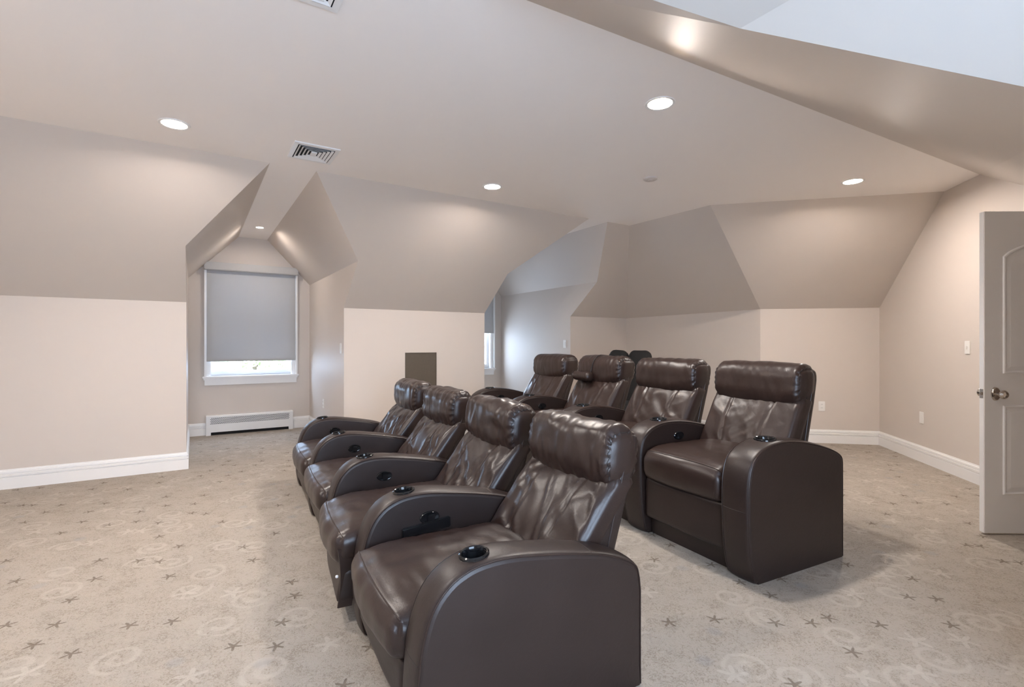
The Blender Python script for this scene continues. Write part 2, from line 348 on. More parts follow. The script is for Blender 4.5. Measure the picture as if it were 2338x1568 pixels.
# ------------------------------------------------------------------ windows
def window(name, s0, s1, z0, z1, y, side, depth=0.14):
    # side = +1: outside lies towards +y (outwards)
    def T(p): return L(p.x, y + side * p.y, p.z)
    root = struct(empty(name, L((s0 + s1) / 2, y, 0)))
    inv = Matrix.Translation(-L((s0 + s1) / 2, y, 0))
    def part(nm, mb, mat): mb.xf(lambda p: inv @ T(p)); return mb.build(nm, mat, root)
    # reveal lining
    part('reveal', MB().box(s0 - .01, s0, 0, depth, z0, z1).box(s1, s1 + .01, 0, depth, z0, z1).box(s0, s1, 0, depth, z1, z1 + .01).box(s0, s1, 0, depth, z0 - .01, z0), M['trim'])
    cw = 0.07
    for q in (0, 1):
        mb = MB(); x0 = s0 - cw if q == 0 else s1; 
        mb.box(x0, x0 + cw, -0.016, 0, z0, z1 + cw)
        xo = x0 if q == 0 else x0 + cw - 0.018
        mb.box(xo, xo + 0.018, -0.024, -0.016, z0, z1 + cw)
        xm = x0 + cw - 0.022 if q == 0 else x0 + 0.008
        mb.box(xm, xm + 0.014, -0.021, -0.016, z0, z1 + cw)
        part('casing', mb, M['trim'])
    part('casing', MB().box(s0, s1, -0.016, 0, z1, z1 + cw).box(s0, s1, -0.024, -0.016, z1 + cw - .018, z1 + cw), M['trim'])
    part('window_sill', MB().bbox(s0 - cw - .025, s1 + cw + .025, -0.055, depth * .5, z0 - .028, z0, .006), M['trim'])
    part('apron', MB().box(s0 - cw, s1 + cw, -0.018, 0, z0 - .12, z0 - .028).box(s0 - cw - .012, s1 + cw + .012, -0.032, -.018, z0 - .05, z0 - .028).box(s0 - cw, s1 + cw, -0.025, -.018, z0 - .075, z0 - .05), M['trim'])
    fw = 0.045; zm = (z0 + z1) / 2
    for k, (a, b, dy) in enumerate(((z0, zm + .02, 0.05), (zm - .02, z1, 0.09))):
        mb = MB().box(s0, s0 + fw, dy, dy + .035, a, b).box(s1 - fw, s1, dy, dy + .035, a, b).box(s0 + fw, s1 - fw, dy, dy + .035, a, a + fw + .02 * (k == 0)).box(s0 + fw, s1 - fw, dy, dy + .035, b - fw, b)
        sash = part('sash', mb, M['trim'])
        gm = MB().box(s0 + fw, s1 - fw, dy + .014, dy + .02, a + fw, b - fw); gm.xf(lambda p: inv @ T(p)); gm.build('pane', M['glass'], sash)
    return root
window('window_1', WH0, WH1, WZA, WZB, DEP, 1)
window('window_2', WH0 + CO, WH1 + CO, WZA, WZB, DEP, 1)
window('window_3', W0, W1, WZ0, WZ1, YB, -1)

def roller(s0, s1, zt, zb, zs, label):
    root = empty('roller_shade', L((s0 + s1) / 2, DEP - 0.03, 0), ALPHA); tag(root, label, 'roller shade', 'grey roller shades in the dormer windows')
    w = (s1 - s0) / 2
    MB().bbox(-w - .004, w + .004, -0.075, 0.004, zt - 0.105, zt, .008).build('valance', M['shade_box'], root)
    fb = MB(); n = 14
    MB().box(-w + .026, w - .026, -0.010, -0.006, zb, zt - 0.10).build('fabric', M['shade'], root)
    MB().bbox(-w + .026, w - .026, -0.016, -0.001, zb - .004, zb + .022, .004).build('bottom_bar', M['shade'], root)
    for sx in (-1, 1):
        MB().box(sx * w - .022 * (sx > 0), sx * w + .022 * (sx < 0), -0.022, 0.003, zs, zt - .105).build('side_track', M['trim'], root)
    return root
_, zv = bp(570, 606); _, zb = bp(570, 823)
s_l, _ = bp(466, 700); s_r, _ = bp(678, 700)
roller(s_l, s_r, zv, zb, zsill + .001, 'grey roller shade drawn almost to the sill above the white heater')
roller(s_l + CO, s_r + CO, zv, zb + 0.42, zsill + .001, 'grey roller shade half raised in the far dormer window behind the seats')

# ------------------------------------------------------------------ baseboards
BB = [(0, 0), (.018, 0), (.018, .094), (.009, .096), (.009, .102), (.018, .104), (.018, .121), (.008, .123), (.008, .129), (.014, .131), (.012, .147), (.005, .152), (.004, .160), (0, .162)]
def baseboard(names, pts):   # room lies to the right hand side of the walk along pts
    n = len(pts); off = []
    for i in range(n):
        a = (pts[i] - pts[i - 1]).normalized() if i > 0 else None; b = (pts[i + 1] - pts[i]).normalized() if i < n - 1 else None
        na = V((a.y, -a.x, 0)) if a else None; nb = V((b.y, -b.x, 0)) if b else None
        if na is None: m_ = nb
        elif nb is None: m_ = na
        else: m_ = (na + nb) / (1 + na.dot(nb))
        off.append(m_)
    for i in range(n - 1):
        v = []; k = len(BB)
        for j in (i, i + 1): v += [pts[j] + off[j] * d + V((0, 0, z)) for d, z in BB]
        f = [(q, q + 1, k + q + 1, k + q) for q in range(k - 1)] + [tuple(range(k)), tuple(range(2 * k - 1, k - 1, -1))]
        struct(mesh_obj(names[i], v, f, M['trim']))
hs0, _ = bp(470, 960); hs1, _ = bp(667, 960)
baseboard(['baseboard_end', 'baseboard_left', 'baseboard_near_dormer_left', 'baseboard_near_dormer_back'], [L(S0, -2.5, 0), L(S0, 0, 0), L(0, 0, 0), L(0, DEP, 0), L(hs0 - .002, DEP, 0)])
baseboard(['baseboard_near_dormer_back_right', 'baseboard_near_dormer_right', 'baseboard_center', 'baseboard_far_dormer_left', 'baseboard_far_dormer_back', 'baseboard_far_dormer_right', 'baseboard_far', 'baseboard_corner', 'baseboard_rear', 'baseboard_right'],
          [L(hs1 + .002, DEP, 0), L(DW, DEP, 0), L(DW, 0, 0), L(M1, 0, 0), L(M1, DEP, 0), L(M2, DEP, 0), L(M2, 0, 0), e0, cor_rear, cor_right, g(t0 - 0.09, 0)])
# door casing on the right wall
GA = math.atan2(GD.y, GD.x)
dc = struct(empty('door_1', g(t0, 0), GA))
def dpart(nm, mb): return mb.build(nm, M['trim'], dc)
dpart('jamb', MB().box(-.001, .015, 0, .12, 0, 2.05)); dpart('jamb', MB().box(.785, .801, 0, .12, 0, 2.05)); dpart('head_jamb', MB().box(0, .8, 0, .12, 2.045, 2.06))
dpart('casing', MB().box(-.085, 0, -.018, 0, 0, 2.06).box(-.085, -.065, -.026, -.018, 0, 2.06)); dpart('casing', MB().box(.8, .885, -.018, 0, 0, 2.06)); dpart('casing', MB().box(-.085, .885, -.018, 0, 2.06, 2.145))

# ------------------------------------------------------------------ baseboard heater
hw = (hs1 - hs0); _, hz = bp(570, 940)
root = empty('baseboard_heater', L((hs0 + hs1) / 2, DEP, 0), ALPHA); tag(root, 'white baseboard heater with slotted grille under the dormer window', 'heater')
hh = 0.262; x = hw / 2
MB().add([(-x, -.075, .04), (x, -.075, .04), (x, -.075, hh - .012), (-x, -.075, hh - .012), (-x, -.065, hh), (x, -.065, hh), (x, 0, hh), (-x, 0, hh), (-x, 0, .04), (x, 0, .04)],
         [(0, 1, 2, 3), (3, 2, 5, 4), (4, 5, 6, 7), (7, 6, 9, 8), (8, 9, 1, 0), (0, 3, 4, 7, 8), (1, 9, 6, 5, 2)]).build('cover', M['metal_white'], root)
for sx in (-1, 1):
    MB().box(min(sx * x, sx * (x - .055)), max(sx * x, sx * (x - .055)), -.077, -.002, 0.0, .042).build('foot', M['metal_white'], root)
MB().box(-x + .055, x - .055, -.05, -.01, .002, .038).build('gap_shade', M['dark'], root)  # black box painted in for the shaded gap under the cover
sl_ = MB(); nx = 44
for r_ in range(6):
    for k in range(nx):
        xx = -x + .05 + (hw - .1) * (k + .5 + (.25 if r_ % 2 else -.25)) / nx; zz = .150 + r_ * .0145
        sl_.box(xx - .0085, xx + .0085, -.0765, -.074, zz, zz + .006)
o = sl_.build('grille_slots', M['dark'], root); o['kind'] = 'stuff'

# ------------------------------------------------------------------ wall plates
def plate(name, loc, normal, kind, label, cat):
    rz = math.atan2(normal.y, normal.x) + math.pi / 2      # local -y looks into the room
    root = empty(name, loc, rz); tag(root, label, cat)
    MB().bbox(-.036, .036, -.007, 0, -.059, .059, .003).build('cover_plate', M['plate'], root)
    if kind == 'switch':
        MB().bbox(-.006, .006, -.017, -.006, -.012, .010, .002).build('toggle', M['plate'], root)
    elif kind == 'rocker':
        MB().bbox(-.016, .016, -.011, -.006, -.033, .033, .002).build('rocker', M['plate'], root)
    elif kind == 'outlet':
        for dz in (-.021, .021):
            o = MB().lathe([(0.0, -.0095), (.0155, -.0095), (.0165, -.006)], 20, 'y', (0, 0, dz)).build('socket', M['plate'], root, True)
            MB().box(-.007, -.005, -.0105, -.009, dz - .002, dz + .007).box(.005, .007, -.0105, -.009, dz - .002, dz + .007).build('slot', M['dark'], o)
    else:
        MB().lathe([(0, -.009), (.003, -.009), (.003, -.006)], 10, 'y', (0, 0, 0)).build('screw', M['plate'], root)
    return root
NR = V((-0.975, 0.222, 0))
def on_right(px, py):
    u = (px - CX) / F; n = V((0.975, -0.222, 0)); k = cor_right.dot(n) / V((u, 1, 0)).dot(n); return V((u * k, k, H + (CY - py) / F * k))
def on_plane(px, py, p0, n):
    u = (px - CX) / F; k = p0.dot(n) / V((u, 1, 0)).dot(n); return V((u * k, k, H + (CY - py) / F * k))
def flat(v): v = V((v.x, v.y, 0)); v.normalize(); return v
plate('light_switch', on_right(2210, 793), NR, 'switch', 'white toggle light switch on the right wall next to the open door', 'switch')
plate('wall_plate', on_right(2105, 953), NR, 'blank', 'blank white wall plate low on the right wall above the baseboard', 'wall plate')
e_r = flat(cor_right - cor_rear); n_r = V((e_r.y, -e_r.x, 0))
plate('wall_outlet', on_plane(1876, 927, cor_right, n_r), n_r, 'outlet', 'white double socket outlet on the rear wall beside the last back row seat', 'outlet')
plate('light_switch', on_plane(779, 795, L(DW, 0, 0), D1), -D1, 'rocker', 'white rocker switch on the near dormer wall close to its front edge', 'switch')
plate('wall_outlet', on_plane(739, 921, L(DW, 0, 0), D1), -D1, 'outlet', 'white outlet low on the near dormer side wall above the front row armrest', 'outlet')
plate('light_switch', on_plane(1290, 785, L(M2, 0, 0), D1), -D1, 'rocker', 'white rocker switch on the daylit far dormer wall above the back row', 'switch')

# dark square panel on the centre wall
pc = on_plane(960, 856, L(0, 0, 0), NO); pl_ = on_plane(925, 805, L(0, 0, 0), NO); pr_ = on_plane(996, 805, L(0, 0, 0), NO)
hwid = (pr_ - pl_).length / 2
root = empty('wall_panel', up((pl_ + pr_) / 2, pl_.z - hwid * 1.25), ALPHA); tag(root, 'dark taupe square panel set in the centre wall behind the front row', 'wall panel')
hv = hwid * 1.25
MB().box(-hwid + .008, hwid - .008, -.006, 0, -hv + .008, hv - .008).build('panel_face', M['panel'], root)
MB().box(-hwid, -hwid + .008, -.010, 0, -hv, hv).box(hwid - .008, hwid, -.010, 0, -hv, hv).box(-hwid + .008, hwid - .008, -.010, 0, hv - .008, hv).box(-hwid + .008, hwid - .008, -.010, 0, -hv, -hv + .008).build('frame', M['panel'], root)

# ------------------------------------------------------------------ door leaf (stands open into the room)
DR = empty('door', V((2.985, 3.175, 0.0)), R(-1.0)); tag(DR, 'white panelled door standing open at the right edge of the room', 'door')
dw_, dt, dz0, dz1 = 0.745, 0.036, 0.012, 2.045
MB().bbox(0, dw_, 0, dt, dz0, dz1, .0025).build('slab', M['trim'], DR)
def ring_panel(x0, x1, z0, z1, arch, yface, sgn):
    def outline(ins):
        a0, a1, b0, b1 = x0 + ins, x1 - ins, z0 + ins, z1 - ins; p = [(a0, b0), (a1, b0)]
        k = 16
        for i in range(k + 1):
            t = i / k; xx = a1 + (a0 - a1) * t; p.append((xx, b1 - arch + arch * math.sin(math.pi * t) ** .7 if arch else b1))
            if not arch and i == 0: continue
        return p
    prof = [(0, 0), (.004, .007), (.010, .008), (.018, .002), (.024, .0015), (.045, .006), (.05, .006)]
    v = []; f = []; n = None
    for ins, h in prof:
        o_ = outline(ins); n = len(o_); v += [(p[0], yface + sgn * h, p[1]) for p in o_]
    for i in range(len(prof) - 1):
        for k in range(n): f.append((i * n + k, i * n + (k + 1) % n, (i + 1) * n + (k + 1) % n, (i + 1) * n + k))
    f.append(tuple(range((len(prof) - 1) * n, len(prof) * n)))
    return mesh_obj('panel', v, f, M['trim'], DR)
for yf, sg in ((0, -1), (dt, 1)):
    ring_panel(.115, dw_ - .115, 1.02, 1.85, 0.09, yf, sg); ring_panel(.115, dw_ - .115, .255, .82, 0, yf, sg)
for yf, sg in ((0, -1), (dt, 1)):
    kz = .892; kx = .068
    MB().lathe([(0, sg * .012), (.030, sg * .011), (.034, sg * .006), (.035, 0)], 36, 'y', (kx, yf, kz), 0.78, 1.25).build('rosette', M['nickel'], DR, True)
    MB().lathe([(.009, sg * .008), (.009, sg * .035), (.020, sg * .042), (.027, sg * .052), (.027, sg * .062), (.018, sg * .072), (0, sg * .075)], 32, 'y', (kx, yf, kz)).build('knob', M['nickel'], DR, True)
lp = MB().box(-.002, 0, .006, .030, kz - .029, kz + .029).build('latch_plate', M['nickel'], DR)
MB().bbox(-.012, -.001, .012, .024, kz - .009, kz + .009, .002).build('latch_bolt', M['nickel'], lp)
for z in (.25, 1.05, 1.8): MB().lathe([(0, -.045), (.007, -.045), (.007, .045), (0, .045)], 12, 'z', (dw_ + .004, dt, z)).build('hinge', M['nickel'], DR)

# ------------------------------------------------------------------ ceiling fixtures
def can(px, py, label, z=CZ, rad=0.090, power=1.0, warm=(1.0, 0.935, 0.885)):
    p = gp(px, py, z); root = empty('recessed_light', p); tag(root, label, 'ceiling light', 'recessed ceiling lights')
    MB().lathe([(rad * .80, -.001), (rad * .82, -.004), (rad, -.005), (rad + .002, 0)], 40).build('trim_ring', M['trim'], root, True)
    MB().lathe([(0, -.002), (rad * .81, -.002)], 40).build('lens', M['lamp'], root)
    l = bpy.data.lights.new('recessed_lamp', 'AREA'); l.shape = 'DISK'; l.size = rad * 1.5; l.energy = P_CAN * power; l.color = warm; l.spread = R(170)
    lo = bpy.data.objects.new('recessed_lamp', l); COL.objects.link(lo); lo.parent = root; lo.location = (0, 0, -.012)
    return root
can(398, 283, 'bright recessed light above the left wall, leftmost on the ceiling')
can(1507, 236, 'bright recessed light nearest the opposite slope, above the back row', rad=.088)
can(1124, 426, 'bright recessed light above the middle of the centre slope')
can(1947, 414, 'bright recessed light above the rear slope near the open door')
can(593, 519, 'small recessed light in the narrow ceiling strip of the near dormer', rad=.05, power=.22)
def can_at(s, y, label, power=1.0):
    p = L(s, y, CZ); d = p.y; return p
for (s, y) in ((-0.75, -3.55),):  # extra unseen lamp, kept for the light it adds
    p = L(s, y, CZ)
    root = empty('recessed_light', p); tag(root, 'unseen recessed light added above the front row, beyond the top edge of the photo', 'ceiling light', 'recessed ceiling lights')
    MB().lathe([(.066, -.001), (.068, -.004), (.083, -.005), (.085, 0)], 40).build('trim_ring', M['trim'], root, True)
    MB().lathe([(0, -.002), (.067, -.002)], 40).build('lens', M['lamp'], root)
    l = bpy.data.lights.new('recessed_lamp', 'AREA'); l.shape = 'DISK'; l.size = .125; l.energy = P_CAN; l.color = (1.0, .935, .885); l.spread = R(170)
    lo = bpy.data.objects.new('recessed_lamp', l); COL.objects.link(lo); lo.parent = root; lo.location = (0, 0, -.012)

def vent(center, lx, ly, label):
    root = empty('ceiling_vent', center, ALPHA); tag(root, label, 'air vent')
    def rect_ring(ax, ay, bx, by, za, zb, nm, mat=M['metal_white'], par=root):
        v = [(-ax, -ay, za), (ax, -ay, za), (ax, ay, za), (-ax, ay, za), (-bx, -by, zb), (bx, -by, zb), (bx, by, zb), (-bx, by, zb)]
        v += [(p[0], p[1], p[2] + .0015) for p in v]
        f = []
        for k in range(4):
            j = (k + 1) % 4; f += [(k, j, 4 + j, 4 + k), (8 + k, 12 + k, 12 + j, 8 + j), (k, 8 + k, 8 + j, j), (4 + k, 4 + j, 12 + j, 12 + k)]
        return mesh_obj(nm, v, f, mat, par)
    MB().box(-lx, lx, -ly, ly, -.0008, -.0002).build('duct_backing', M['dark'], root)
    rect_ring(lx, ly, lx - .03, ly - .03, -.008, -.010, 'frame')
    rect_ring(lx + .001, ly + .001, lx, ly, -.0005, -.008, 'frame_edge')
    st = (min(lx, ly) - .030 - .030) / 4
    for k in range(4):
        a = .030 + st * (k + .55)
        rect_ring(lx - a + st * .28, ly - a + st * .28, lx - a - st * .30, ly - a - st * .30, -.013, -.004, 'vane')
    a = .030 + 4.35 * st
    MB().bbox(-(lx - a), lx - a, -(ly - a), ly - a, -.014, -.004, .002).build('center_plate', M['metal_white'], root)
    return root
cs = [gp(x, y, CZ) for x, y in ((655, 355), (675, 320), (782, 343), (748, 374))]
vc = sum(cs, V()) / 4; lx = ((cs[2] - cs[1]).length + (cs[3] - cs[0]).length) / 4; ly = ((cs[1] - cs[0]).length + (cs[3] - cs[2]).length) / 4
vent(vc, lx, ly, 'white four way air vent in the ceiling in front of the near dormer')
b2 = gp(770, 27, CZ)
vent(b2 - D1 * lx - NO * ly, lx, ly, 'white air vent cut off by the top edge of the photo')
p = gp(1485, 407, CZ); root = empty('smoke_detector', p); tag(root, 'small flat smoke detector on the ceiling beyond the middle light', 'smoke detector')
MB().lathe([(.05, -.016), (.060, -.010), (.062, 0)], 32).build('body', M['detector'], root, True)
MB().lathe([(0, -.021), (.018, -.020), (.022, -.016)], 24).build('sensor_cap', M['detector'], root, True)

# ------------------------------------------------------------------ recliners
def rbox(n, sx, sy, sz, r):
    # rounded box centred at the origin: half sizes sx, sy, sz, corner radius r; n = (nx, ny, nz) divisions
    bm = bmesh.new(); idx = {}; V_ = []; Fc = []
    nx, ny, nz = n
    def vid(i, j, k):
        if (i, j, k) not in idx:
            idx[(i, j, k)] = len(V_); V_.append((2 * i / nx - 1, 2 * j / ny - 1, 2 * k / nz - 1))
        return idx[(i, j, k)]
    for k, fl in ((0, 1), (nz, 0)):
        for i in range(nx):
            for j in range(ny):
                q = [vid(i, j, k), vid(i + 1, j, k), vid(i + 1, j + 1, k), vid(i, j + 1, k)]; Fc.append(tuple(q[::-1] if fl else q))
    for j, fl in ((0, 0), (ny, 1)):
        for i in range(nx):
            for k in range(nz):
                q = [vid(i, j, k), vid(i + 1, j, k), vid(i + 1, j, k + 1), vid(i, j, k + 1)]; Fc.append(tuple(q[::-1] if fl else q))
    for i, fl in ((0, 1), (nx, 0)):
        for j in range(ny):
            for k in range(nz):
                q = [vid(i, j, k), vid(i, j + 1, k), vid(i, j + 1, k + 1), vid(i, j, k + 1)]; Fc.append(tuple(q[::-1] if fl else q))
    bm.free()
    U = np.array(V_); S = np.array([sx, sy, sz]); r = np.minimum(np.array(r), S * 0.999) if np.ndim(r) else np.minimum(np.array([r] * 3), S * .999)
    # ease the samples so that the rounded rim gets enough of them
    E_ = np.sign(U) * (1 - (1 - np.abs(U)) ** 1.25)
    P = E_ * S; core = np.clip(P, -(S - r), S - r); dlt = (P - core) / r
    # cube corner to sphere
    q = dlt; ln = np.sqrt((q ** 2).sum(1)); mxv = np.abs(q).max(1)
    k = np.where(ln > 1e-9, mxv / np.maximum(ln, 1e-9), 1.0)
    return core + q * k[:, None] * r, Fc, U
def sstep(a, b, x): t = np.clip((x - a) / (b - a), 0, 1); return t * t * (3 - 2 * t)
def nz3(P, sc, seed): return np.array([noise.noise((p[0] * sc[0] + seed, p[1] * sc[1] - seed * .7, p[2] * sc[2] + seed * 1.3)) for p in P])
def catmull(pts, closed=False, k=8):
    pts = [np.array(p, float) for p in pts]; out = []; n = len(pts)
    for i in range(n - 1):
        p0 = pts[max(i - 1, 0)]; p1 = pts[i]; p2 = pts[i + 1]; p3 = pts[min(i + 2, n - 1)]
        for t in np.linspace(0, 1, k, endpoint=False):
            out.append(.5 * ((2 * p1) + (-p0 + p2) * t + (2 * p0 - 5 * p1 + 4 * p2 - p3) * t * t + (-p0 + 3 * p1 - 3 * p2 + p3) * t ** 3))
    out.append(pts[-1]); return out
ROWS = {
    'back': dict(prof=[(.03, 0), (.0, .03), (-.028, .16), (-.04, .34), (-.038, .50), (-.012, .60), (.045, .655), (.12, .685), (.20, .697), (.30, .696), (.43, .678), (.56, .648), (.685, .608), (.755, .565), (.765, .50)], rear=.765,
                 aw=.165, cup_y=.195, cup_r=.052, kz=1.0, ky=1.0, back_w=.66, seat_z=.455, yF=[(.20, .44), (.45, .44), (.57, .495), (.855, .655), (1.2, .65)], yR=[(.1, .66), (.63, .735), (.985, .835), (1.2, .845)], zc=(.50, .90), zh=(.850, 1.095)),
    'front': dict(prof=[(.03, 0), (.01, .03), (-.005, .14), (.0, .26), (.012, .36), (.042, .45), (.090, .510), (.150, .543), (.215, .556), (.30, .556), (.42, .540), (.55, .517), (.68, .485), (.79, .435), (.815, .38)], rear=.82,
                  aw=.140, cup_y=.20, cup_r=.045, kz=.80, ky=1.0, back_w=.62, seat_z=.385, yF=[(.20, .52), (.30, .52), (.40, .59), (.665, .795), (1.0, .80)], yR=[(.1, .75), (.41, .83), (.84, .95), (1.0, .955)], zc=(.33, .705), zh=(.655, .895))}
def arm_mesh(R_, hole=True):
    pr = catmull(R_['prof'], k=7); front = pr; rear = R_['rear']
    zr = pr[-1][1]; pts = [tuple(p) for p in pr] + [(rear, zr * (1 - t)) for t in np.linspace(.12, 1, 6)]
    pts += [(rear + (R_['prof'][0][0] - rear) * t, 0.0) for t in np.linspace(.1, .9, 8)]
    P = np.array(pts); n = len(P)
    nxt = np.roll(P, -1, 0); prv = np.roll(P, 1, 0); tg = nxt - prv; tg /= np.linalg.norm(tg, axis=1)[:, None]; nr = np.stack([-tg[:, 1], tg[:, 0]], 1)
    w = R_['aw'] / 2; rr = .016
    xs = [(-w, rr), (-w + .003, rr * .45), (-w + .008, rr * .15), (-w + rr, .0)] + [(x, 0) for x in np.linspace(-w + rr, w - rr, 13)[1:-1]] + [(w - rr, 0), (w - .008, rr * .15), (w - .003, rr * .45), (w, rr)]
    v = []; crown = .008
    for x, ins in xs:
        q = P - nr * ins + nr * (crown * (1 - (x / w) ** 2))[None] if False else P - nr * (ins - crown * (1 - (x / w) ** 2))
        q[:, 1] = np.where(P[:, 1] < 1e-4, np.maximum(0, 0), q[:, 1]); q[:, 1] = np.maximum(q[:, 1], 0)
        v += [(x, a, b) for a, b in q]
    f = []; m = len(xs)
    cy = R_['cup_y']; cr = R_['cup_r'] * .93
    zc = max(p[1] for p in pts) - .12
    for i in range(m - 1):
        for k in range(n):
            q = (i * n + k, i * n + (k + 1) % n, (i + 1) * n + (k + 1) % n, (i + 1) * n + k)
            c = np.mean([v[t] for t in q], 0)
            if c[2] > zc and c[0] ** 2 + (c[1] - cy) ** 2 < cr ** 2: continue
            f.append(q)
    f.append(tuple(range(n))); f.append(tuple(range(m * n - 1, (m - 1) * n - 1, -1)))
    return v, f, P, nr
def build_arm(R_, x0, parent, side_lever=None, tray=False, lever_y=.24, lever_z=None):
    v, f, P, nr = arm_mesh(R_)
    v = [(a + x0, b, c) for a, b, c in v]
    arm = mesh_obj('armrest', v, f, M['leather_smooth'], parent, True, 50)
    w = R_['aw'] / 2; npf = len(catmull(R_['prof'], k=7))
    for sx in (-1, 1):
        pts = [(x0 + sx * (w - .0035), P[k][0] + nr[k][0] * -.003, P[k][1] + nr[k][1] * -.003) for k in range(3, npf + 6)]
        MB().tube(pts, .0026, 6).build('piping', M['leather'], arm, True)
    # cross seams over the top strip: near the rear and low on the front
    for target in (('rear', .74), ('front', .40)):
        if target[0] == 'rear': k = min(range(npf), key=lambda q: abs(P[q][0] - R_['rear'] * target[1]) + (P[q][1] < .3) * 9)
        else: k = min(range(npf), key=lambda q: abs(P[q][1] - .30 * (R_['kz'] + .2)) + (P[q][0] > .2) * 9)
        cr = lambda x: .008 * (1 - (x / w) ** 2)
        pts = [(x0 + x, P[k][0] + nr[k][0] * (cr(x) - .0008), P[k][1] + nr[k][1] * (cr(x) - .0008)) for x in np.linspace(-w + .012, w - .012, 9)]
        MB().tube(pts, .0016, 6).build('seam', M['stitch'], arm, True)
    k = min(range(npf), key=lambda q: abs(P[q][0] - R_['cup_y']) + (P[q][1] < .3) * 9); zt = P[k][1] + .008
    tilt = math.atan2(P[k + 2][1] - P[k - 2][1], P[k + 2][0] - P[k - 2][0]); r = R_['cup_r']
    mb = MB().lathe([(r * .80, -.012), (r * .84, -.002), (r * .88, .003), (r * .97, .005), (r * 1.06, .002), (r * 1.08, -.006)], 40); mb.f = mb.f[:-2]
    wl_ = MB().lathe([(0, -.075), (r * .72, -.075), (r * .77, -.068), (r * .815, -.010)], 40); wl_.f = wl_.f[:-1]
    ct, st = math.cos(tilt), math.sin(tilt)
    mb.xf(lambda p: V((p.x + x0, R_['cup_y'] + p.y * ct - p.z * st, zt + p.y * st + p.z * ct)))
    wl_.xf(lambda p: V((p.x + x0, R_['cup_y'] + p.y * ct - p.z * st, zt + p.y * st + p.z * ct)))
    ch = mb.build('cup_holder', M['black'], arm, True)
    wl_.build('cup_well', M['well'], arm, True)
    if side_lever:
        xf = x0 + side_lever * (w + .0005); kz = R_['kz']
        ly_, lz_ = lever_y, lever_z
        pl = MB().lathe([(0, .004), (.030, .004), (.036, .006), (.040, .002), (.041, -.004)], 32, 'x', (0, 0, 0), 1.3 * .86, .80 * .86)
        pl.xf(lambda p: V((xf + side_lever * p.x, ly_ + p.y, lz_ + p.z))); o = pl.build('lever_plate', M['black'], arm, True)
        MB().bbox(min(xf, xf + side_lever * .016), max(xf, xf + side_lever * .016), ly_ - .012, ly_ + .020, lz_ - .020, lz_ + .016, .004).build('lever', M['black'], o)
        if tray:
            a, b = xf + side_lever * .001, xf + side_lever * .022
            MB().bbox(min(a, b), max(a, b), ly_ - .125, ly_ + .090, lz_ - .058, lz_ - .014, .004).xf(lambda p: V((p.x, p.y, p.z + (p.y - ly_) * .10))).build('tray_bracket', M['black'], arm)
    return arm
